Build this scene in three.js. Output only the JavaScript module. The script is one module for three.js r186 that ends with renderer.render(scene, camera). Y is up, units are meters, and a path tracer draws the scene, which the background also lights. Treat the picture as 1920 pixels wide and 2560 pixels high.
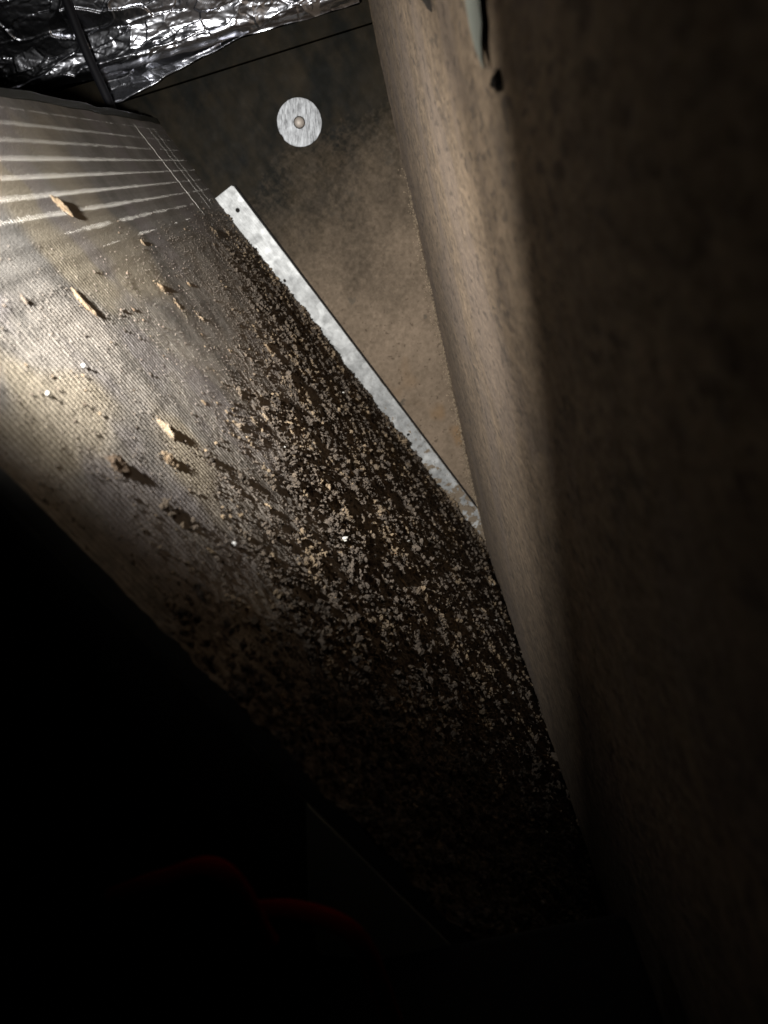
import * as THREE from 'three';
import { mergeGeometries } from 'three/addons/utils/BufferGeometryUtils.js';
import { RoundedBoxGeometry } from 'three/addons/geometries/RoundedBoxGeometry.js';

// ---------------------------------------------------------------- camera, exposure
const OY = 0.5;                                       // everything stands this much above y = 0
const V = (x, y, z) => new THREE.Vector3(x, y + OY, z);
const rad = THREE.MathUtils.degToRad;
const scene = new THREE.Scene();
scene.background = new THREE.Color(0x000000);
const camera = new THREE.PerspectiveCamera(65, 768 / 1024, 0.005, 5);
camera.position.copy(V(0, 0, 0));
camera.rotation.order = 'YXZ';
camera.rotation.set(rad(-23.59), rad(-0.927), 0);
camera.focus = 0.40;
camera.userData.fStop = camera.getFocalLength() / 1.75; // a pupil of 1.75 mm
const renderer = new THREE.WebGLRenderer({ antialias: true });
renderer.setSize(768, 1024);
renderer.toneMapping = THREE.LinearToneMapping;
renderer.toneMappingExposure = 1;
renderer.shadowMap.enabled = true;

// ---------------------------------------------------------------- frame of the coil: s down the slope, n out of its face, z towards the camera
const A0 = new THREE.Vector2(-0.1412, 0.0236), DS = new THREE.Vector2(0.59314, -0.8051), DN = new THREE.Vector2(0.8051, 0.59314);
const TH = Math.atan2(DS.y, DS.x), ZB = -0.6, WF = 0.437, SL = 0.415;   // turn, back wall, depth of the coil, length of the slope
const P = (s, n, w) => V(A0.x + DS.x * s + DN.x * n, A0.y + DS.y * s + DN.y * n, ZB + w);

// ---------------------------------------------------------------- unseen light at the left: narrow beam and spill, placed to light the coil
const LAMP = { s: 0.020, n: 0.0162, w: 0.470 };
const BEAM = 0.66, SPILL = 0.102;
function spot(name, power, angle, penumbra, tilt) {
  const l = new THREE.SpotLight(new THREE.Color(1.0, 0.985, 0.965), power, 0, angle, penumbra, 2);
  l.name = name;
  const at = P(LAMP.s, LAMP.n, LAMP.w);
  l.position.copy(at);
  l.target.position.copy(P(LAMP.s + Math.tan(rad(tilt)) * 0.4, LAMP.n + 0.02, LAMP.w - 0.4));
  l.castShadow = true; l.shadow.radius = 0.14; l.shadow.mapSize.set(2048, 2048); l.shadow.camera.near = 0.004; l.shadow.camera.far = 1.2; l.shadow.bias = -0.0005;
  scene.add(l, l.target);
}
spot('unseen_torch_beam', BEAM, rad(38), 1, 24);
spot('unseen_torch_spill', SPILL, rad(72), 0.2, -2);

// ---------------------------------------------------------------- helpers
let seed = 12345;
const rnd = () => { seed = (seed + 0x6D2B79F5) | 0; let t = Math.imul(seed ^ (seed >>> 15), 1 | seed); t = (t + Math.imul(t ^ (t >>> 7), 61 | t)) ^ t; return ((t ^ (t >>> 14)) >>> 0) / 4294967296; };
const rr = (a, b) => a + (b - a) * rnd();
const clamp = (x, a = 0, b = 1) => Math.min(b, Math.max(a, x));
const sm = (a, b, x) => { const t = clamp((x - a) / (b - a)); return t * t * (3 - 2 * t); };
const mix = (a, b, t) => a + (b - a) * t;
const LAT = new Float32Array(65536); for (let i = 0; i < 65536; i++) LAT[i] = rnd() * 2 - 1;
function noise(x, y) {                                // smooth value noise, -1 .. 1
  const xi = Math.floor(x), yi = Math.floor(y), fx = x - xi, fy = y - yi;
  const u = fx * fx * (3 - 2 * fx), v = fy * fy * (3 - 2 * fy);
  const h = (a, b) => LAT[((a * 73 + b * 9973) ^ ((b >> 3) * 31)) & 65535];
  return mix(mix(h(xi, yi), h(xi + 1, yi), u), mix(h(xi, yi + 1), h(xi + 1, yi + 1), u), v);
}
function fbm(x, y, o = 4, g = 0.5) { let a = 1, s = 0, t = 0; for (let i = 0; i < o; i++) { s += a * noise(x + 17.3 * i, y - 9.1 * i); t += a; a *= g; x *= 2.03; y *= 2.03; } return s / t; }
function worley(x, y) {                               // distance to the nearest of jittered points
  const xi = Math.floor(x), yi = Math.floor(y); let best = 9;
  for (let j = -1; j < 2; j++) for (let i = -1; i < 2; i++) {
    const a = xi + i, b = yi + j, k = (a * 1619 + b * 31337) & 65535, k2 = (a * 6971 + b * 1013 + 77) & 65535;
    const dx = a + 0.5 + LAT[k] * 0.45 - x, dy = b + 0.5 + LAT[k2] * 0.45 - y; const d = dx * dx + dy * dy; if (d < best) best = d;
  }
  return Math.sqrt(best);
}
const used = {};
function numbered(n) { const k = used[n] = (used[n] ?? -1) + 1; return k ? `${n}_${String(k).padStart(3, '0')}` : n; }
function tag(o, label, category, group) { o.userData.label = label; o.userData.category = category; if (group) o.userData.group = group; return o; }
function mesh(name, geo, mat, parent) { const m = new THREE.Mesh(geo, mat); m.name = parent === scene ? numbered(name) : name; m.castShadow = m.receiveShadow = true; (parent ?? scene).add(m); return m; }
function thing(name, label, category, pos, turn = 0, group) { const g = new THREE.Group(); g.name = numbered(name); g.position.copy(pos); g.rotation.z = turn; scene.add(g); return tag(g, label, category, group); }
function grid(nu, nv, f, color) {                     // f(i/nu, j/nv) -> [x, y, z, u, v]
  const p = new Float32Array((nu + 1) * (nv + 1) * 3), t = new Float32Array((nu + 1) * (nv + 1) * 2), c = color && new Float32Array((nu + 1) * (nv + 1) * 3), ix = new Uint32Array(nu * nv * 6);
  let k = 0, q = 0;
  for (let j = 0; j <= nv; j++) for (let i = 0; i <= nu; i++, k++) {
    const r = f(i / nu, j / nv); p.set(r.slice(0, 3), k * 3); t[2 * k] = r[3]; t[2 * k + 1] = r[4];
    if (c) c.set(color(i / nu, j / nv, r), k * 3);
    if (i < nu && j < nv) { const a = k, b = k + 1, d = k + nu + 1, e = d + 1; ix[q++] = a; ix[q++] = b; ix[q++] = e; ix[q++] = a; ix[q++] = e; ix[q++] = d; }
  }
  const g = new THREE.BufferGeometry();
  g.setAttribute('position', new THREE.BufferAttribute(p, 3)); g.setAttribute('uv', new THREE.BufferAttribute(t, 2));
  if (c) g.setAttribute('color', new THREE.BufferAttribute(c, 3));
  g.setIndex(new THREE.BufferAttribute(ix, 1)); g.computeVertexNormals(); return g;
}
const lin = (r, g, b) => new THREE.Color().setRGB(r, g, b);
const toS = (x) => 255 * (x <= 0.0031308 ? 12.92 * x : 1.055 * Math.pow(x, 1 / 2.4) - 0.055);
function tex(n, f, srgb = true, m = n) {              // f(u, v) -> linear rgb, or one number
  const d = new Uint8Array(n * m * 4);
  for (let j = 0; j < m; j++) for (let i = 0; i < n; i++) {
    const r = f((i + 0.5) / n, (j + 0.5) / m), k = 4 * (j * n + i);
    if (srgb) { d[k] = toS(clamp(r[0])); d[k + 1] = toS(clamp(r[1])); d[k + 2] = toS(clamp(r[2])); } else d[k] = d[k + 1] = d[k + 2] = 255 * clamp(r);
    d[k + 3] = 255;
  }
  const t = new THREE.DataTexture(d, n, m); t.wrapS = t.wrapT = THREE.RepeatWrapping; t.magFilter = THREE.LinearFilter; t.minFilter = THREE.LinearMipmapLinearFilter; t.generateMipmaps = true;
  if (srgb) t.colorSpace = THREE.SRGBColorSpace; t.needsUpdate = true; return t;
}
const blend = (a, b, t) => [mix(a[0], b[0], t), mix(a[1], b[1], t), mix(a[2], b[2], t)];

// ---------------------------------------------------------------- back wall: two sheets with a narrow joint, oily grey above, rusty dust below
const BX0 = -0.40, BX1 = 0.16, BY0 = -0.42, BY1 = 0.16;
const dustMask = (x, y) => {
  const n1 = fbm(x * 22, y * 22, 5, 0.55), n2 = fbm(x * 90 + 4, y * 60, 4, 0.6);
  const t = -y + 0.45 * x - 0.055 + 0.030 * n1 + 0.010 * n2 + (x > -0.005 ? (x + 0.005) * 0.5 : 0);
  return clamp(sm(-0.11, 0.11, t) + 0.08 * fbm(x * 160, y * 120, 4, 0.65) * sm(-0.09, -0.02, t) * (1 - sm(0.05, 0.11, t)));
};
const wallMap = tex(1536, (u, v) => {
  const x = mix(BX0, BX1, u), y = mix(BY0, BY1, v);
  const m = dustMask(x, y), g = fbm(x * 420, y * 420, 3, 0.7), c = fbm(x * 60 + 9, y * 40, 4, 0.6), streak = fbm((x * 0.8 + y * 0.6) * 260, (x * 0.6 - y * 0.8) * 30, 3);
  let bare = blend([0.007, 0.0072, 0.0055], [0.026, 0.020, 0.012], clamp(0.5 + 0.9 * c + 0.3 * streak));
  let rust = blend([0.16, 0.122, 0.086], [0.29, 0.222, 0.16], clamp(0.5 + 0.4 * c + 0.4 * g));
  rust = blend(rust, [0.25, 0.15, 0.07], 0.7 * sm(0.15, 0.5, fbm(x * 35 - 3, y * 25, 3)) * sm(-0.06, 0.03, x + 0.25 * y));
  let col = blend(bare, rust, clamp(m + 0.12 * g * (m > 0.02 && m < 0.98 ? 1 : 0.2)));
  const bl = sm(0.46, 0.56, fbm(x * 75 + 31, y * 95, 4, 0.55)) * 0.55; col = blend(col, [0.06, 0.058, 0.05], bl * m);        // worn grey patches
  const sp = sm(0.55, 0.72, fbm(x * 520, y * 520, 2)) * 0.6; col = blend(col, [0.05, 0.035, 0.025], sp * m);
  return col;
});
const wallRough = tex(512, (u, v) => { const x = mix(BX0, BX1, u), y = mix(BY0, BY1, v); return mix(0.6, 0.95, dustMask(x, y)) + 0.08 * fbm(x * 200, y * 200, 2); }, false);
const wallBump = tex(1024, (u, v) => { const x = mix(BX0, BX1, u), y = mix(BY0, BY1, v), m = dustMask(x, y); return 0.5 + 0.3 * fbm(x * 480, y * 480, 3, 0.7) * (0.2 + 0.8 * m) + 0.25 * fbm(x * 60, y * 60, 3); }, false);
const wallM = new THREE.MeshPhysicalMaterial({ map: wallMap, roughnessMap: wallRough, roughness: 1, metalness: 0, specularIntensity: 0.12, bumpMap: wallBump, bumpScale: 0.0008 });
const wallBack = new THREE.Group(); wallBack.name = 'wall_back'; wallBack.userData.kind = 'structure'; scene.add(wallBack);
function sheet(pts) {                                 // polygon in x, y; front face at ZB; uv over the wall
  const s = new THREE.Shape(pts.map(([x, y]) => new THREE.Vector2(x, y)));
  const g = new THREE.ExtrudeGeometry(s, { depth: 0.0022, bevelEnabled: true, bevelThickness: 0.0004, bevelSize: 0.0004, bevelSegments: 2 });
  const p = g.attributes.position, uv = g.attributes.uv;
  for (let i = 0; i < p.count; i++) uv.setXY(i, (p.getX(i) - BX0) / (BX1 - BX0), (p.getY(i) - BY0) / (BY1 - BY0));
  g.translate(0, OY, ZB - 0.0026); return g;
}
const jy = (x) => 0.0808 + 0.272 * x;                 // the joint
mesh('panel', sheet([[BX0, BY0], [BX1, BY0], [BX1, jy(BX1) - 0.0008], [BX0, jy(BX0) - 0.0008]]), wallM, wallBack);
mesh('panel', sheet([[BX0, jy(BX0) + 0.0008], [BX1, jy(BX1) + 0.0008], [BX1, BY1], [BX0, BY1]]), wallM, wallBack);

// ---------------------------------------------------------------- side wall: duct liner, square to the back wall
const SPLAY = 0.0178;                                 // it opens by one degree towards the camera
const CD = new THREE.Vector2(0.237, -0.97151), CO = new THREE.Vector2(0.0, 0.094);   // along the corner, a point of the corner
const linerCol = (a, b) => {                          // a along the corner, b depth, metres
  const c = fbm(a * 30, b * 30 + 5, 4, 0.55), g = fbm(a * 480, b * 170, 3, 0.7), f = fbm(a * 120, b * 50 - 8, 3);
  let col = blend([0.118, 0.084, 0.053], [0.232, 0.168, 0.108], clamp(0.5 + 0.5 * c + 0.75 * g));
  col = blend(col, [0.165, 0.124, 0.093], 0.6 * sm(0.0, 0.4, fbm(a * 18 + 40, b * 26, 3)));
  const sp = sm(0.28, 0.42, fbm(a * 320 + 7, b * 150, 3, 0.65)); col = blend(col, [0.045, 0.034, 0.025], 0.55 * sp);
  return blend(col, [0.10, 0.075, 0.055], 0.35 * sm(0.25, 0.5, f));
};
const linerMap = tex(1536, (u, v) => linerCol(u * 0.6, v * 0.6));
const linerBump = tex(1024, (u, v) => 0.5 + 0.4 * fbm(u * 0.6 * 600, v * 0.6 * 220, 3, 0.7) + 0.2 * fbm(u * 0.6 * 90, v * 0.6 * 90, 3), false);
const linerM = new THREE.MeshStandardMaterial({ map: linerMap, roughness: 1, bumpMap: linerBump, bumpScale: 0.0012 });
{
  const g = grid(220, 200, (i, j) => {
    const a = -0.12 + 0.72 * i, b = 0.585 * j;
    const h = 0.0004 * fbm(a * 30, b * 25, 3) + 0.0003 * fbm(a * 140, b * 120, 3) - 0.0008 * Math.exp(-b / 0.002);
    return [CO.x + CD.x * a + 0.97151 * (h + SPLAY * b), CO.y + OY + CD.y * a + 0.237 * (h + SPLAY * b), ZB + b, a / 0.6, b / 0.6];
  });
  // its back and rim give it thickness
  const back = grid(1, 1, (i, j) => [CO.x + CD.x * (-0.12 + 0.72 * i) + 0.04, CO.y + OY + CD.y * (-0.12 + 0.72 * i) + 0.0098, ZB + 0.585 * j, i, j]);
  const rim = grid(220, 1, (i, j) => { const a = -0.12 + 0.72 * i, h = j ? 0.0411 : SPLAY * 0.585 + 0.0004 * fbm(a * 30, 0.585 * 25, 3) + 0.0003 * fbm(a * 140, 0.585 * 120, 3); return [CO.x + CD.x * a + 0.97151 * h, CO.y + OY + CD.y * a + 0.237 * h, ZB + 0.585, a / 0.6, j * 0.04]; });
  const m = mesh('wall_side', mergeGeometries([g, back, rim]), linerM, scene); m.userData.kind = 'structure';
}

// ---------------------------------------------------------------- the coil
const coil = thing('cooling_coil', 'slanted finned metal coil caked with brown dust and dirt, filling the lower left', 'coil', P(0, 0, 0), TH);
const HB = [[0, 0.075], [0.06, 0.082], [0.1, 0.09], [0.15, 0.125], [0.28, 0.145], [0.31, 0.16], [0.37, 0.158], [0.42, 0.14], [0.44, 0.13]];
const heavyFrom = (w) => { for (let i = 1; i < HB.length; i++) if (w < HB[i][0]) return mix(HB[i - 1][1], HB[i][1], (w - HB[i - 1][0]) / (HB[i][0] - HB[i - 1][0])); return 0.13; };
const heavy = (s, w) => sm(-0.03, 0.08, s - heavyFrom(w) + 0.03 * fbm(s * 60, w * 60, 4, 0.6));
const light_ = (s, w) => sm(0.058, 0.098, s + 0.010 * fbm(s * 60 + 8, w * 50, 3) + 0.012 * sm(0.2, 0.42, w));   // thin mat of dust
const PER = 0.0075;
const crest = (s) => { const p = s / PER - 0.35, f = p - Math.floor(p); return Math.exp(-Math.pow((f - 0.5) / 0.13, 2)); };
const ripple = (s) => { const p = s / PER - 0.35, f = p - Math.floor(p); return 0.00024 * (f < 0.5 ? f / 0.5 : 1 - sm(0.5, 0.95, f)) * (1 - 0.9 * sm(0.055, 0.095, s)) * sm(0, 0.006, s) - 0.00015; };   // a saw-tooth: each fin is pleated
const PITCH = 0.0023, NF = Math.floor((WF - 0.003) / PITCH);
const raised = { 12: 0.00006, 18: 0.00007, 31: 0.00014 };
const alu = new THREE.MeshStandardMaterial({ color: lin(0.30, 0.282, 0.25), metalness: 0.5, roughness: 0.45 });
{
  const ns = 620, pos = [], ix = [];
  for (let k = 0; k < NF; k++) {
    const w0 = 0.002 + k * PITCH, base = pos.length / 3, up = raised[k] ?? 0, jit = rr(-0.00006, 0.00006);
    for (let i = 0; i <= ns; i++) {
      const s = SL * i / ns, pl = s / PER - 0.35, fp = pl - Math.floor(pl), n = ripple(s) + 0.000022 + 0.000085 * (fp < 0.5 ? Math.pow(fp / 0.5, 1.4) : 0) * (0.45 + 0.55 * sm(0.02, 0.3, w0)) * (0.55 + 0.45 * sm(0.0, 0.25, w0)) * (1 - sm(0.075, 0.095, s)) * sm(0.004, 0.01, s) + 0.00005 * Math.exp(-Math.pow((s / PER - 0.35 - Math.floor(s / PER - 0.35) - 0.49) / 0.07, 2)) * (0.4 + 0.6 * sm(-0.4, 0.2, noise(k * 0.61, Math.floor(s / PER - 0.35) * 3.3))) + jit * 0.05 + 0.00001 * noise(s * 300, k * 7.7) + up * (1 - sm(0.09, 0.13, s)) * sm(0, 0.012, s) - 0.0002 - 0.0004 * light_(s, w0);
      const w = w0 + 0.00003 * noise(s * 45, k * 3.3) + 0.00002 * Math.sin(s / PER * 6.283);
      pos.push(s, n - 0.009, w, s, n, w, s, n, w + 0.00022, s, n - 0.009, w + 0.00022);
      if (i) { const a = base + 4 * (i - 1), b = a + 4; for (let q = 0; q < 3; q++) ix.push(a + q, a + q + 1, b + q + 1, a + q, b + q + 1, b + q); }
    }
  }
  const g = new THREE.BufferGeometry(); g.setAttribute('position', new THREE.Float32BufferAttribute(pos, 3)); g.setIndex(ix);
  const ng = g.toNonIndexed ? g : g; ng.computeVertexNormals();
  mesh('fins', ng, alu, coil).userData.kind = 'stuff';
}
// dust that lies between and over the fins
const crustH = (s, w) => {
  const D = heavy(s, w), T = light_(s, w), ph = (w - 0.002) / PITCH, fin = 0.5 + 0.5 * Math.cos(ph * 2 * Math.PI);
  let h = ripple(s) - 0.00015 + 0.00016 * T;
  h += (0.00001 + 0.00022 * T) * (fin - 0.5) * (1 - 0.75 * D);
  h += T * (0.00006 * fbm(s * 500, w * 700, 2, 0.6) + 0.00005 * fbm(s * 260, w * 260, 3) + 0.00020 * fbm(s * 70, w * 70, 2));
  if (D > 0.001) {
    const c1 = worley(s * 200 + 0.5 * noise(s * 300, w * 300), w * 250), c2 = worley(s * 460 + 5, w * 560), big = fbm(s * 105 + 3, w * 130, 4, 0.6);
    h += D * (0.0015 * (0.5 - c1) + 0.0008 * (0.5 - c2) + 0.0019 * big + 0.0003 * fbm(s * 1300, w * 1300, 2)) * (0.55 + 0.6 * D);
  }
  const edge = sm(0.035, 0.004, w) * sm(0.07, 0.3, s);
  h += edge * (0.0012 + 0.0016 * clamp(0.5 + fbm(s * 110, w * 80, 3)));
  return h;
};
const crustC = (s, w, h) => {
  const D = heavy(s, w), T = light_(s, w), c = fbm(s * 45 + 2, w * 60, 4, 0.55), g = fbm(s * 600, w * 600, 2), y = fbm(s * 28 - 6, w * 20, 3);
  let col = blend([0.17, 0.152, 0.13], [0.40, 0.355, 0.30], clamp(0.5 + 0.8 * c + 0.4 * g));
  col = blend([0.20 + 0.10 * c, 0.19 + 0.10 * c, 0.174 + 0.10 * c], col, 0.3 + 0.7 * T);
  col = blend(col, [0.44, 0.365, 0.25], 0.6 * sm(0.05, 0.4, y) * sm(0.13, 0.3, w) * (1 - D));            // yellowish dust
  col = blend(col, [0.27, 0.24, 0.235], 0.6 * sm(0.1, 0.4, fbm(s * 30 + 12, w * 34, 3)) * (1 - D));
  const hv = blend([0.085, 0.068, 0.053], [0.205, 0.160, 0.120], clamp(0.4 + 0.6 * g + 0.6 * c));
  return blend(col, hv, D);
};
const dustBump = tex(1024, (u, v) => { const x = u * 64, y = v * 64; return 0.5 + 0.32 * fbm(x * 2.3, y * 2.3, 3, 0.65) - 0.25 * (worley(x * 1.7, y * 1.7) - 0.4); }, false);
dustBump.repeat.set(14, 14);
const dustM = new THREE.MeshStandardMaterial({ vertexColors: true, roughness: 0.95, bumpMap: dustBump, bumpScale: 0.0003 });
{
  const nu = 620, nv = 1240;
  let g = grid(nu, nv, (i, j) => { const s = SL * i, w = WF * j; return [s, crustH(s, w), w, s, w]; }, (i, j, r) => crustC(SL * i, WF * j, r[1]));
  g.index.array.reverse(); g.computeVertexNormals();
  mesh('dirt_crust', g, dustM, coil).userData.kind = 'stuff';
}
// grains and crumbs of dirt
const lump = (r, det, amp, fr, k, flat = 1) => {
  const g = new THREE.IcosahedronGeometry(1, det), p = g.attributes.position, v = new THREE.Vector3();
  for (let i = 0; i < p.count; i++) {
    v.fromBufferAttribute(p, i);
    const q = 1 + amp * (noise(v.x * fr + k * 3.1 + v.z * 1.7, v.y * fr - k * 5.7 + v.z * 2.9) + 0.5 * noise(v.x * fr * 2.3 + v.z * 4.1 + k, v.y * fr * 2.3 - v.z * 3.7));
    p.setXYZ(i, v.x * q * r, v.y * q * r * flat, v.z * q * r);
  }
  g.computeVertexNormals(); return g;
};
const chip = (r, det, k) => {                         // a broken, angular lump
  const g = new THREE.IcosahedronGeometry(1, det), p = g.attributes.position, v = new THREE.Vector3(), cuts = [];
  for (let i = 0; i < 9; i++) cuts.push([new THREE.Vector3(rr(-1, 1), rr(-1, 1), rr(-1, 1)).normalize(), rr(0.55, 0.9)]);
  for (let i = 0; i < p.count; i++) {
    v.fromBufferAttribute(p, i);
    for (const [n, d] of cuts) { const e = v.dot(n) - d; if (e > 0) v.addScaledVector(n, -e); }
    const q = 1 + 0.26 * (noise(v.x * 3.1 + k * 3.1 + v.z * 1.7, v.y * 3.1 - k * 5.7 + v.z * 2.9) + 0.7 * noise(v.x * 7 + v.z * 4.1 + k, v.y * 7 - v.z * 3.7) + 0.5 * noise(v.x * 15 + v.z * 9.1 + k, v.y * 15 - v.z * 8.7));
    p.setXYZ(i, v.x * q * r, v.y * q * r, v.z * q * r);
  }
  g.computeVertexNormals(); return g;
};
const grainM = new THREE.MeshStandardMaterial({ color: 0xffffff, roughness: 1 });
{
  const M = new THREE.Matrix4(), Q = new THREE.Quaternion(), E = new THREE.Euler(), S = new THREE.Vector3(), T3 = new THREE.Vector3(), C = new THREE.Color();
  const sets = [[], [], [], []];
  let tries = 0, made = 0;
  while (made < 44000 && tries++ < 600000) {
    const s = rr(0.01, SL - 0.002), w = rr(0.001, WF - 0.001), D = heavy(s, w), T = light_(s, w);
    const cl = sm(-0.25, 0.3, fbm(s * 105 + 3, w * 130, 4, 0.6));
    const dens = 0.025 * T + D * (0.05 + 0.95 * cl);
    if (rnd() > dens) continue;
    const r = (0.00017 + 0.00068 * Math.pow(rnd(), 2.4)) * (0.55 + 0.75 * D) * (rnd() < 0.03 ? 1.7 : 1);
    E.set(rr(0, 6.3), rr(0, 6.3), rr(0, 6.3)); Q.setFromEuler(E);
    T3.set(s, crustH(s, w) + r * rr(0.1, 0.7), w); S.set(r * rr(0.8, 1.7), r * rr(0.6, 1.1), r * rr(0.6, 1.2));
    const tan = sm(-0.1, 0.5, fbm(s * 50, w * 50 + 9, 3) + rr(-0.3, 0.3)), k = rr(0.38, 0.92);
    C.setRGB(mix(0.165, 0.34, tan * tan) * k, mix(0.131, 0.252, tan * tan) * k, mix(0.100, 0.158, tan * tan) * k);
    if (rnd() < 0.0015) C.setRGB(0.7, 0.68, 0.62);
    sets[made % 4].push([M.compose(T3, Q, S).clone(), C.clone()]); made++;
  }
  for (let c = 0, m = 0; c < 400000 && m < 120000; c++) {          // fine grit over the smoother dust
    const s = rr(0.05, SL - 0.002), w = rr(0.001, WF - 0.001), D = heavy(s, w), T = light_(s, w);
    if (rnd() > (0.12 + 0.5 * sm(0.32, 0.1, w)) * T * (0.25 + 0.75 * sm(-0.3, 0.3, fbm(s * 90, w * 90 + 50, 3))) + 0.6 * D) continue;
    const r = rr(0.00008, 0.00022); E.set(rr(0, 6.3), rr(0, 6.3), rr(0, 6.3)); Q.setFromEuler(E);
    T3.set(s, crustH(s, w) + r * rr(-0.1, 0.5), w); S.set(r * rr(0.8, 1.6), r * rr(0.6, 1), r * rr(0.7, 1.2));
    const k = rr(0.6, 1.15); C.setRGB(0.215 * k, 0.180 * k, 0.148 * k); sets[m % 4].push([M.compose(T3, Q, S).clone(), C.clone()]); m++;
  }
  for (let c = 0; c < 2600; c++) {
    const s0 = rr(0.07, SL - 0.004), w0 = rr(0.002, WF - 0.004), D = heavy(s0, w0); if (rnd() > D * (0.25 + 0.75 * sm(-0.3, 0.4, fbm(s0 * 60 + 33, w0 * 60, 2)))) continue;
    const R = rr(0.0009, 0.0028) * (rnd() < 0.15 ? 1.9 : 1), nG = 5 + Math.floor(rnd() * 16), tone = rr(0.38, 0.9), tan = rnd() < 0.16 ? 1 : rr(0, 0.35);
    for (let i = 0; i < nG; i++) {
      const a = rr(0, 6.283), d = R * Math.sqrt(rnd()), s = clamp(s0 + d * Math.cos(a) * 1.8, 0.002, SL - 0.001), w = clamp(w0 + d * Math.sin(a), 0.001, WF - 0.001), r = rr(0.00026, 0.00085) * (1.2 - 0.6 * d / R);
      E.set(rr(0, 6.3), rr(0, 6.3), rr(0, 6.3)); Q.setFromEuler(E);
      T3.set(s, crustH(s, w) + 0.75 * (R - d) * rr(0.1, 1) + r * 0.3, w); S.set(r * rr(0.7, 1.3), r * rr(0.7, 1.2), r * rr(0.7, 1.3));
      const k = tone * rr(0.75, 1.2); C.setRGB(mix(0.160, 0.35, tan) * k, mix(0.126, 0.262, tan) * k, mix(0.096, 0.165, tan) * k);
      sets[(c + i) % 4].push([M.compose(T3, Q, S).clone(), C.clone()]);
    }
  }
  const flakes = [];
  for (let c = 0; c < 9000 && flakes.length < 520; c++) {                     // larger ragged flakes
    const s = rr(0.07, SL - 0.004), w = rr(0.002, WF - 0.004), D = heavy(s, w); if (rnd() > 0.015 + 0.55 * D) continue;
    const r = rr(0.0005, 0.0013) * (rnd() < 0.1 ? 1.7 : 1), k = rr(0.6, 1.15), tan = rnd() < 0.35 ? 1 : 0;
    E.set(rr(-0.5, 0.5), rr(-0.7, 0.7), rr(-0.5, 0.5)); Q.setFromEuler(E); T3.set(s, crustH(s, w) + r * 0.12, w); S.set(r * rr(1, 2.1), r * rr(0.35, 0.8), r * rr(0.6, 1.1));
    C.setRGB((tan ? 0.33 : 0.17) * k, (tan ? 0.25 : 0.135) * k, (tan ? 0.16 : 0.102) * k); flakes.push([M.compose(T3, Q, S).clone(), C.clone()]);
  }
  [0, 1, 2].forEach((v) => {
    const a = flakes.filter((_, i) => i % 3 === v), im = new THREE.InstancedMesh(chip(1, 5, v * 5 + 60), grainM, a.length);
    a.forEach(([m, c], i) => { im.setMatrixAt(i, m); im.setColorAt(i, c); }); im.name = 'dirt_flakes'; im.castShadow = im.receiveShadow = true; im.userData.kind = 'stuff'; coil.add(im);
  });
  for (const [s0, w0] of [[0.0485, 0.2845], [0.0823, 0.3336], [0.0897, 0.2519], [0.0994, 0.2492], [0.1096, 0.2335], [0.1448, 0.1682], [0.1269, 0.3521], [0.1224, 0.3954], [0.1335, 0.3674], [0.1583, 0.2561]]) for (let i = 0; i < 45; i++) {
    const a = rr(0, 6.283), d = 0.0075 * Math.pow(rnd(), 1.4), s = s0 + d * Math.cos(a), w = w0 + 0.8 * d * Math.sin(a), r = rr(0.00010, 0.0004) * (1.1 - d / 0.009), k = rr(0.6, 1.2);
    E.set(rr(0, 6.3), rr(0, 6.3), rr(0, 6.3)); Q.setFromEuler(E); T3.set(s, crustH(s, w) + r * 0.3, w); S.set(r * rr(0.8, 1.5), r * rr(0.6, 1), r); C.setRGB(0.34 * k, 0.26 * k, 0.17 * k); sets[i % 4].push([M.compose(T3, Q, S).clone(), C.clone()]);
  }
  sets.forEach((a, v) => {
    const im = new THREE.InstancedMesh(lump(1, 2, 0.55, 1.7, v * 3 + 1), grainM, a.length);
    a.forEach(([m, c], i) => { im.setMatrixAt(i, m); im.setColorAt(i, c); });
    im.name = 'dirt_grains'; im.castShadow = im.receiveShadow = true; im.userData.kind = 'stuff'; coil.add(im);
  });
}
// the rail along its top and the plate at its near end
const railM = new THREE.MeshStandardMaterial({ color: lin(0.045, 0.046, 0.036), metalness: 0.3, roughness: 0.6 });
{
  const sh = new THREE.Shape(); sh.moveTo(-0.0036, -0.02); sh.lineTo(-0.0036, 0.0000); sh.quadraticCurveTo(-0.0032, 0.0008, -0.0022, 0.0007); sh.lineTo(0.0008, 0.0003); sh.lineTo(0.0008, -0.0004); sh.lineTo(-0.0022, -0.0002); sh.lineTo(-0.0026, -0.02); sh.closePath();
  const g = new THREE.ExtrudeGeometry(sh, { depth: WF - 0.003, bevelEnabled: false, steps: 90, curveSegments: 6 }); g.translate(0, 0, 0.002);
  const p = g.attributes.position; for (let i = 0; i < p.count; i++) if (p.getY(i) > -0.01) p.setXYZ(i, p.getX(i) + 0.0006 * noise(p.getZ(i) * 40, 3), p.getY(i) + 0.0005 * noise(p.getZ(i) * 55, 9), p.getZ(i));
  g.computeVertexNormals(); mesh('top_rail', g, railM, coil);
}
const plateM = new THREE.MeshStandardMaterial({ color: lin(0.06, 0.062, 0.055), metalness: 0.0, roughness: 0.6, bumpMap: wallBump, bumpScale: 0.0003 });
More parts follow.
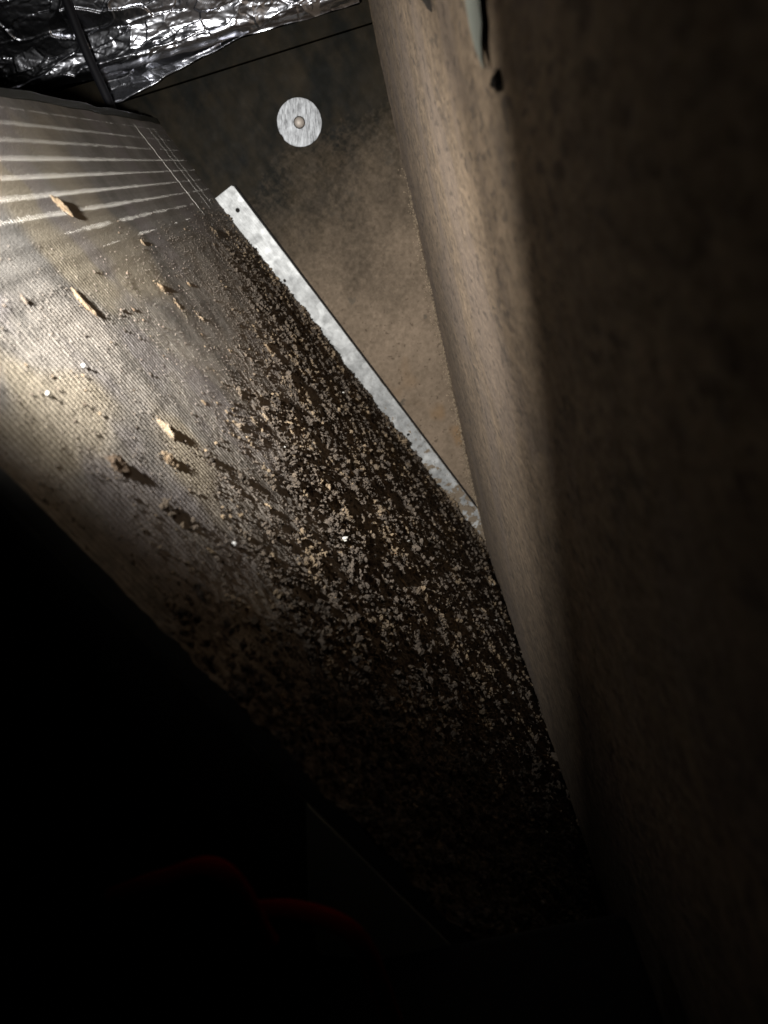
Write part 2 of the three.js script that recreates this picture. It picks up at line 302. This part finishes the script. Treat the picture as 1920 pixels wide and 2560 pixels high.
{ const g = new RoundedBoxGeometry(SL - 0.004, 0.24, 0.0016, 2, 0.0006); g.translate(SL / 2, -0.1245, WF + 0.0012); const m = mesh('end_plate', g, plateM, coil); m.userData.label = 'dark sheet metal plate closing the near end';
  // a pale grey patch laid on it
  const sh = new THREE.Shape(); [[0.215, -0.0045], [0.293, -0.0045], [0.2600, -0.036], [0.2430, -0.026]].forEach(([x, y], i) => i ? sh.lineTo(x, y) : sh.moveTo(x, y)); sh.closePath();
  const f = new THREE.ExtrudeGeometry(sh, { depth: 0.0008, bevelEnabled: true, bevelThickness: 0.0002, bevelSize: 0.0002, bevelSegments: 2 }); f.translate(0, 0, WF + 0.0024);
  mesh('pale_patch', f, new THREE.MeshStandardMaterial({ color: lin(0.36, 0.385, 0.33), roughness: 0.8 }), coil).userData.label = 'pale grey patch on the near end plate'; }

// ---------------------------------------------------------------- galvanised strip lying on the back wall along the coil
const spangle = tex(768, (u, v) => {
  const x = u * 0.1, y = v * 0.1, w1 = worley(x * 230 + 1.2 * noise(x * 300, y * 300), y * 230), k = noise(Math.floor(x * 90 + noise(x * 80, y * 80)) * 3.7, Math.floor(y * 90 + noise(y * 90, x * 70)) * 5.1);
  const b = 0.35 + 0.30 * fbm(x * 900, y * 300, 4, 0.6) + 0.10 * fbm(x * 160, y * 120, 3) + 0.07 * k - 0.06 * sm(0.3, 0.7, w1); return [b * 0.95, b * 0.985, b * 1.02];
});
const stripDirt = tex(1024, (u, v) => {               // u along 0.33 m, v across 0.018 m: galvanised sheet with crusts of tan dirt towards its low end
  const s = u * 0.334, n = v * 0.018, b = 0.47 + 0.26 * fbm(s * 190, n * 190, 4, 0.6) + 0.16 * sm(0.1, 0.3, fbm(s * 110 + 5, n * 110, 3)) - 0.05 * sm(0.2, 0.5, worley(s * 200, n * 200));
  let col = [b * 0.98, b, b * 0.985];
  const low = sm(0.10, 0.33, s), m = fbm(s * 240, n * 240, 4, 0.6) + 0.75 * low * low - 0.8 * (n / 0.018 - 0.25) * (1 - 0.6 * low);
  col = blend(col, [0.25, 0.19, 0.125], 0.9 * sm(0.42, 0.56, m) * sm(0.02, 0.12, s));
  return blend(col, [0.12, 0.09, 0.06], 0.7 * sm(0.35, 0.6, fbm(s * 700, n * 700, 2)) * low);
}, true, 256);
const galvM = new THREE.MeshStandardMaterial({ map: stripDirt, metalness: 0.25, roughness: 0.5, bumpMap: spangle, bumpScale: 0.00012 });
{
  const L = 0.334, W = 0.018, strip = thing('metal_strip', 'long narrow galvanised metal strip with two screw holes along the dirty coil', 'metal strip', P(0.0585, -0.003, 0.0030), TH);
  const sh = new THREE.Shape(); sh.moveTo(0, 0); sh.lineTo(L, 0); sh.lineTo(L + 0.004, W * 0.82); sh.lineTo(L - 0.001, W); sh.lineTo(0.0018, W); sh.lineTo(0.0005, W - 0.001); sh.closePath();
  for (const [x, y, r] of [[0.0150, 0.0103, 0.0016], [0.2180, 0.0102, 0.0014]]) { const h = new THREE.Path(); h.absarc(x, y, r, 0, 6.2832, true); sh.holes.push(h); }
  const g = new THREE.ExtrudeGeometry(sh, { depth: 0.0016, bevelEnabled: true, bevelThickness: 0.0002, bevelSize: 0.0002, bevelSegments: 2, curveSegments: 20 });
  const p = g.attributes.position, uv = g.attributes.uv; for (let i = 0; i < p.count; i++) uv.setXY(i, p.getX(i) / L, p.getY(i) / W);
  mesh('plate', g, galvM, strip);
  // a dark backing that shows as a thin black line along its edge
  const gk = new RoundedBoxGeometry(L - 0.002, 0.0185, 0.0030, 2, 0.0006); gk.translate(L / 2, W / 2 + 0.0010, -0.0016);
  mesh('dark_backing', gk, new THREE.MeshStandardMaterial({ color: lin(0.012, 0.011, 0.010), roughness: 1 }), strip);
}

// ---------------------------------------------------------------- washer clip on its pin
{
  const c = thing('washer_clip', 'round galvanised washer held by a pin on the dark back wall', 'washer', V(-0.047, 0.0237, ZB));
  const R = 0.0148, sh = new THREE.Shape();
  for (let i = 0; i <= 96; i++) { const a = i / 96 * 6.28319; let r = R + 0.00012 * noise(i * 0.7, 2); if (a > 3.62 && a < 3.92) r -= 0.0006 * Math.sin((a - 3.62) / 0.3 * Math.PI) + 0.0002 * noise(i * 3.1, 4); i ? sh.lineTo(r * Math.cos(a), r * Math.sin(a)) : sh.moveTo(r, 0); }
  const h = new THREE.Path(); h.absarc(0, 0, 0.0040, 0, 6.2832, true); sh.holes.push(h);
  const g = new THREE.ExtrudeGeometry(sh, { depth: 0.0008, bevelEnabled: true, bevelThickness: 0.0002, bevelSize: 0.0002, bevelSegments: 2, curveSegments: 24 });
  g.translate(0, 0, 0.0006); const uv = g.attributes.uv, p = g.attributes.position; for (let i = 0; i < p.count; i++) uv.setXY(i, p.getX(i) / 0.05 + 0.5, p.getY(i) / 0.1 + 0.5);
  const wm = new THREE.MeshStandardMaterial({ map: spangle, metalness: 0.2, roughness: 0.5, bumpMap: spangle, bumpScale: 0.0003 });
  mesh('washer', g, wm, c);
  const pin = new THREE.LatheGeometry([[0, 0.0036], [0.0012, 0.0035], [0.0026, 0.0031], [0.0033, 0.0025], [0.0034, 0.0018], [0.0034, 0]].map(([x, y]) => new THREE.Vector2(x, y)), 28); pin.rotateX(Math.PI / 2);
  mesh('pin', pin, new THREE.MeshStandardMaterial({ color: lin(0.42, 0.37, 0.32), metalness: 0.3, roughness: 0.5 }), c);
}

// ---------------------------------------------------------------- crumpled foil over the top of the back wall
const foilM = new THREE.MeshStandardMaterial({ color: lin(0.80, 0.81, 0.86), metalness: 1, roughness: 0.25 });
const tri = (x) => Math.abs(x - Math.floor(x) - 0.5) * 2;
const facet = (x, y) => {                             // flat pieces meeting in sharp creases
  const xi = Math.floor(x), yi = Math.floor(y); let best = 9, h = 0;
  for (let j = -1; j < 2; j++) for (let i = -1; i < 2; i++) {
    const a = xi + i, b = yi + j, k = (a * 1619 + b * 31337 + 11) & 65535, q = (a * 6971 + b * 1013 + 77) & 65535, dx = x - a - 0.5 - LAT[k] * 0.45, dy = y - b - 0.5 - LAT[q] * 0.45, d = dx * dx + dy * dy;
    if (d < best) { best = d; h = dx * LAT[(k + 501) & 65535] + dy * LAT[(q + 907) & 65535]; }
  }
  return h;
};
const ridge = (x, y, p) => Math.pow(1 - Math.abs(noise(x, y)), p);
const crumple = (u, v, k = 0) => {
  const wx = u + 0.007 * fbm(u * 40 + k, v * 60, 3), wy = v + 0.004 * fbm(u * 28 + 9 + k, v * 70, 3);
  let h = 0.0030 * fbm(u * 12 + k, v * 38, 2, 0.5);
  const F = [[0.10, 1, 0.030, 0.0020], [-0.16, 1, 0.017, 0.0014], [0.75, 0.66, 0.028, 0.0013], [-0.85, 0.5, 0.031, 0.0013], [0.3, 1, 0.0095, 0.0006]];
  for (const [a, b, l, m] of F) { const loc = sm(-0.25, 0.45, fbm(u * 24 + l * 900 + k, v * 30, 2)); h += m * loc * tri((a * wx + b * wy) / l + 0.5 * noise(u * 35 + l * 500, v * 35)); }
  const q = sm(-0.2, 0.4, fbm(u * 22 + 3 + k, v * 40, 2));
  const q2 = sm(0.02, 0.14, u + 0.03 * fbm(u * 30, v * 50 + 6, 2));
  const k2 = 1 + 1.3 * sm(0.05, -0.04, u);
  h += 0.0014 * facet(wx * 42 + wy * 20, wy * 110 - wx * 12) + 0.00022 * facet(wx * 150 + 7, wy * 330 + wx * 40);
  h += k2 * 0.0005 * ridge(wx * 30 + k, wy * 95, 14) + k2 * 0.0004 * q * ridge(wx * 70 + 5 + wy * 30, wy * 170 - wx * 25, 12) + (0.00025 * q * k2 + 0.0004 * q2) * ridge(wx * 150 - 3 + wy * 90, wy * 290 + wx * 60, 6);
  return h + 0.00012 * fbm(u * 420, v * 520, 2);
};
{
  const turn = Math.atan2(0.039, 0.1599), O = V(-0.1656, 0.0523, ZB), c = Math.cos(turn), s_ = Math.sin(turn);
  const sheetG = (u0, u1, v0, v1, nu, nv, lift, k, edge) => {
    const f = (i, j) => { const u = mix(u0, u1, i), v = mix(v0(u), v1(u), j); const e = Math.min(1, j * nv / 8, (1 - j) * nv / 8 + 0.2, (u1 - u) / 0.004 + 0.15); return [u, v, lift(u, v, j) + crumple(u, v, k) * (k ? 0.35 : 0.3 + 0.7 * e) + edge * Math.exp(-Math.pow((j - 0.04) / 0.03, 2)), u, v]; };
    const g = grid(nu, nv, f), b = grid(1, 1, (i, j) => { const u = mix(u0, u1, i); return [u, mix(v0(u), v1(u), j), 0.0006, u, j]; }); b.index.array.reverse();
    return mergeGeometries([g, b]);
  };
  const foil = thing('foil_sheet', 'large crumpled shiny foil sheet across the top of the back wall', 'foil', O, turn);
  mesh('foil_main', sheetG(-0.13, 0.1645, (u) => 0.0012 * fbm(u * 60, 3, 3), (u) => 0.1, 520, 230, (u, v, j) => 0.006 + 0.026 * sm(0, 0.07, v) + 0.004 * sm(0, 0.08, j), 0, 0.0022), foilM, foil);
  mesh('foil_flap', sheetG(-0.01, 0.092, (u) => -0.0165 + 0.19 * Math.max(0, u) + 0.0008 * fbm(u * 90, 7, 2), (u) => 0.003, 260, 60, (u, v, j) => 0.0012 + 0.0045 * (1 - j), 40, 0.0008), foilM, foil);
}
{ // the dark line in front of it
  const pts = [V(-0.200, 0.140, ZB + 0.034), V(-0.1835, 0.0924, ZB + 0.030), V(-0.176, 0.062, ZB + 0.024), V(-0.1672, 0.031, ZB + 0.014), V(-0.158, -0.005, ZB + 0.006)];
  tag(mesh('dark_line', new THREE.TubeGeometry(new THREE.CatmullRomCurve3(pts), 60, 0.0028, 14), new THREE.MeshStandardMaterial({ color: lin(0.008, 0.008, 0.012), roughness: 0.7 }), scene), 'thin black line running down in front of the crumpled foil', 'dark_line');
}

// ---------------------------------------------------------------- things on the side wall
const sidePt = (a, b, h) => V(CO.x + CD.x * a - 0.97151 * (h - SPLAY * b), CO.y + CD.y * a - 0.237 * (h - SPLAY * b), ZB + b);
{
  // a torn strip of pale tape
  const n = 40, f = (i, j) => { const a = 0.020 + 0.0595 * i, wd = mix(0.034, 0.002, Math.pow(i, 3)) * (1 + 0.10 * noise(i * 14, 2)), b = 0.411 - 0.005 * i + wd * (j - 0.5) + 0.0008 * noise(i * 25, 8), q = sidePt(a, b, 0.0016 + 0.0012 * fbm(a * 80, b * 80, 2)); return [q.x, q.y, q.z, i, j]; };
  const top = grid(n, 8, f), bot = grid(n, 8, (i, j) => { const r = f(i, j); return [r[0] + 0.0006, r[1], r[2], i, j]; }); bot.index.array.reverse();
  tag(mesh('tape_strip', mergeGeometries([top, bot]), new THREE.MeshStandardMaterial({ color: lin(0.20, 0.21, 0.175), roughness: 0.7 }), scene), 'torn pale grey green tape strip tapering down the side wall at the top', 'tape');
}
const clumpMat = (r, g, b) => new THREE.MeshStandardMaterial({ color: lin(r, g, b), roughness: 1 });
const tanM = clumpMat(0.30, 0.22, 0.138), paleM = clumpMat(0.40, 0.315, 0.215), brownM = clumpMat(0.18, 0.128, 0.085), darkM = clumpMat(0.03, 0.025, 0.02), whiteM = clumpMat(0.8, 0.79, 0.75);
{ const m = mesh('dirt_and_dark_clump', lump(0.0014, 7, 0.4, 1.6, 5, 1.2), darkM, scene); m.position.copy(sidePt(0.083, 0.417, 0.001)); tag(m, 'small dark blot on the side wall below the torn tape strip', 'dirt clump'); }  // small dark lump that shows as a blot
{ const m = mesh('dirt_and_dark_clump', lump(0.0075, 8, 0.4, 1.6, 9, 1.2), darkM, scene); m.position.copy(sidePt(0.045, 0.325, -0.004)); tag(m, 'blurred dark spot on the side wall at the top edge', 'dirt clump'); }  // larger dark lump that shows as a blurred spot

// ---------------------------------------------------------------- clumps of dirt on the coil: [s, w, length along s, width, height, material, turn, label]
const px = [
  [0.0485, 0.2845, 0.0056, 0.0030, 0.0024, tanM, 0.3, 'tan dirt clump nearest the ridged upper fins, casting a long shadow'],
  [0.0823, 0.3336, 0.0068, 0.0022, 0.0017, tanM, 0.1, 'long narrow tan dirt clump lying along the fins at the left'],
  [0.0897, 0.2519, 0.0024, 0.0020, 0.0019, tanM, 0.5, 'round tan crumb with a wide black shadow in the middle of the fins'],
  [0.0949, 0.2120, 0.0016, 0.0016, 0.0013, tanM, 0.2, 'smaller tan crumb just right of the round tan crumb'],
  [0.0913, 0.2992, 0.0015, 0.0013, 0.0010, brownM, 0.9, 'small brown crumb right of the long narrow tan clump'],
  [0.0994, 0.2492, 0.0032, 0.0016, 0.0010, tanM, 0.15, 'flat double tan crumb below the round tan crumb'],
  [0.1096, 0.2335, 0.0018, 0.0016, 0.0013, paleM, 0.2, 'pale square crumb at the lower edge of the smooth dust'],
  [0.1275, 0.1285, 0.0017, 0.0016, 0.0014, paleM, 0.4, 'pale rounded crumb at the start of the coarse dirt'],
  [0.1448, 0.1682, 0.0042, 0.0028, 0.0018, tanM, 0.1, 'flat tan dirt flake left of the middle of the metal strip'],
  [0.1269, 0.3521, 0.0046, 0.0034, 0.0024, paleM, 0.2, 'large pale dirt clump in the blurred lower left'],
  [0.1224, 0.3954, 0.0052, 0.0040, 0.0030, brownM, 0.4, 'big brown dirt clump with a dark hollow beside it, nearest the lens'],
  [0.1335, 0.3674, 0.0036, 0.0030, 0.0020, tanM, 0.9, 'tan dirt clump right of the big brown clump'],
  [0.1321, 0.3067, 0.0018, 0.0014, 0.0010, tanM, 0.2, 'small tan crumb on the faint fin stripes'],
  [0.1583, 0.2561, 0.0022, 0.0016, 0.0015, paleM, 0.2, 'pale crumb among the first coarse grains below the smooth dust'],
  [0.2512, 0.1938, 0.0068, 0.0032, 0.0026, paleM, 0.15, 'pale tan dirt flake standing out of the coarse dark dirt'],
  [0.2646, 0.2533, 0.0050, 0.0018, 0.0018, tanM, 0.1, 'thin tan dirt flake below the pale standing flake'],
  [0.2155, 0.2116, 0.0034, 0.0022, 0.0018, tanM, 0.5, 'tan crumb above the pale standing flake'],
  [0.2438, 0.3489, 0.0030, 0.0022, 0.0018, brownM, 0.3, 'brown dirt lump in the dim lower coarse dirt'],
  [0.3867, 0.0987, 0.0052, 0.0040, 0.0055, brownM, 0.2, 'brown dirt lump wedged between coil and side wall'],
];
px.forEach(([s, w, l, b, h, mat, turn, label], k) => {
  const parts = [chip(1, 12, k + 2)];
  for (let i = 0; i < 7; i++) { const q = chip(rr(0.2, 0.5), 5, k * 7 + i); q.translate(rr(-0.95, 0.95), rr(-0.3, 0.5), rr(-0.8, 0.8)); parts.push(q); }
  const g = mergeGeometries(parts), hh = h * 0.85; g.scale(l * 0.72, hh / 2, b * 0.72); g.rotateY(turn);
  const m = mesh('dirt_and_dark_clump', g, mat, scene); m.position.copy(P(s, crustH(s, w) + hh * 0.22, w)); m.rotation.z = TH; tag(m, label, 'dirt clump');
});
[[0.0970, 0.3682, 0.0005, 'tiny white speck on the bright dust, upper one of two at the left'], [0.0975, 0.3974, 0.0005, 'tiny white speck on the bright dust, lower one of two at the left'], [0.1649, 0.3748, 0.0007, 'white pellet alone in the coarse dirt near the lower left']].forEach(([s, w, r, label], k) => {
  const m = mesh('white_speck', lump(r, 5, 0.2, 1.5, k + 40), whiteM, scene); m.position.copy(P(s, crustH(s, w) + r * 0.8, w)); tag(m, label, 'pellet');  // small white lumps that show as white specks
});
{ // crumbs along the corner between the two walls
  const n = 2600, im = new THREE.InstancedMesh(lump(1, 2, 0.5, 1.7, 21), grainM, n), M = new THREE.Matrix4(), Q = new THREE.Quaternion(), E = new THREE.Euler(), C = new THREE.Color();
  for (let i = 0; i < n; i++) {
    const a = 0.10 + 0.29 * Math.pow(rnd(), 0.7), r = rr(0.00012, 0.00045), o = Math.pow(rnd(), 3) * 0.012, wall = rnd() < 0.5;
    const q = wall ? sidePt(a, 0.001 + o, 0.0003 + 0.0006 * Math.exp(-o / 0.002)) : sidePt(a, 0.0004, 0.0004 + o * 0.4);
    E.set(rr(0, 6), rr(0, 6), rr(0, 6)); const k = rr(0.4, 1.2); M.compose(q, Q.setFromEuler(E), new THREE.Vector3(r, r * rr(0.5, 1), r)); im.setMatrixAt(i, M); im.setColorAt(i, C.setRGB(0.36 * k, 0.28 * k, 0.19 * k));
  }
  im.name = 'corner_grit'; im.userData.kind = 'stuff'; im.castShadow = im.receiveShadow = true; tag(im, 'fine crumbs of tan dirt along the corner of the two walls', 'dirt'); scene.add(im);
}

// ---------------------------------------------------------------- near, dim things below the coil
{
  const g = new RoundedBoxGeometry(0.22, 0.10, 0.05, 4, 0.004); g.translate(-0.05, -0.05, 0.025);
  const m = mesh('drain_pan', g, new THREE.MeshStandardMaterial({ color: lin(0.004, 0.004, 0.0045), roughness: 1 }), scene); m.position.copy(V(0.012, -0.2056, -0.1610)); m.rotation.z = rad(14); tag(m, 'black drain pan rim across the bottom, barely lit', 'drain pan');
  const red = new THREE.MeshPhysicalMaterial({ color: lin(0.16, 0.005, 0.003), roughness: 1, specularIntensity: 0 });
  const w1 = [V(-0.060, -0.155, -0.135), V(-0.045, -0.140, -0.126), V(-0.031, -0.131, -0.120), V(-0.022, -0.150, -0.118)], w2 = [V(-0.030, -0.160, -0.135), V(-0.016, -0.150, -0.126), V(-0.005, -0.149, -0.120), V(0.004, -0.175, -0.118)];
  tag(mesh('wire', new THREE.TubeGeometry(new THREE.CatmullRomCurve3(w1), 50, 0.0022, 12), red, scene), 'red wire, the upper of two in the dark below the coil', 'wire');
  tag(mesh('wire', new THREE.TubeGeometry(new THREE.CatmullRomCurve3(w2), 50, 0.0022, 12), red, scene), 'red wire, the lower of two, crossing the dim grey end plate', 'wire');
}

// ---------------------------------------------------------------- body of that unseen light, out of view by the near coil end
{
  const t = thing('unseen_torch', 'unseen small black light, out of view at the near end of the coil, lighting it from the left', 'unseen_torch', P(LAMP.s, LAMP.n, LAMP.w));
  const body = new THREE.LatheGeometry([[0.0100, 0.0005], [0.0104, 0.001], [0.0104, 0.022], [0.0088, 0.030], [0.0088, 0.105], [0.008, 0.107], [0, 0.107]].map(([x, y]) => new THREE.Vector2(x, y)), 40); body.rotateX(Math.PI / 2);
  mesh('body', body, new THREE.MeshStandardMaterial({ color: lin(0.02, 0.02, 0.02), roughness: 0.4, metalness: 0.5 }), t);
  const dish = new THREE.CylinderGeometry(0.0100, 0.0100, 0.0012, 40); dish.rotateX(Math.PI / 2); dish.translate(0, 0, 0.0022); mesh('bezel', dish, new THREE.MeshStandardMaterial({ color: lin(0.03, 0.03, 0.03), roughness: 0.5 }), t);
  const vis = new THREE.CylinderGeometry(0.0210, 0.0210, 0.0008, 48, 1, false, 0, Math.PI); vis.rotateY(Math.PI / 2); vis.translate(0, -0.0040, 0.0); mesh('added_shade_plate', vis, new THREE.MeshStandardMaterial({ color: lin(0.01, 0.01, 0.01), roughness: 0.9 }), t); t.rotation.z = TH;  // added plate under the lens, shades the near coil to cut bounce
  const lens = new THREE.SphereGeometry(0.0024, 24, 16); mesh('lamp_lens', lens, new THREE.MeshStandardMaterial({ color: 0xffffff, emissive: lin(1, 0.985, 0.965), emissiveIntensity: 60, roughness: 0.3 }), t);
}
renderer.render(scene, camera);
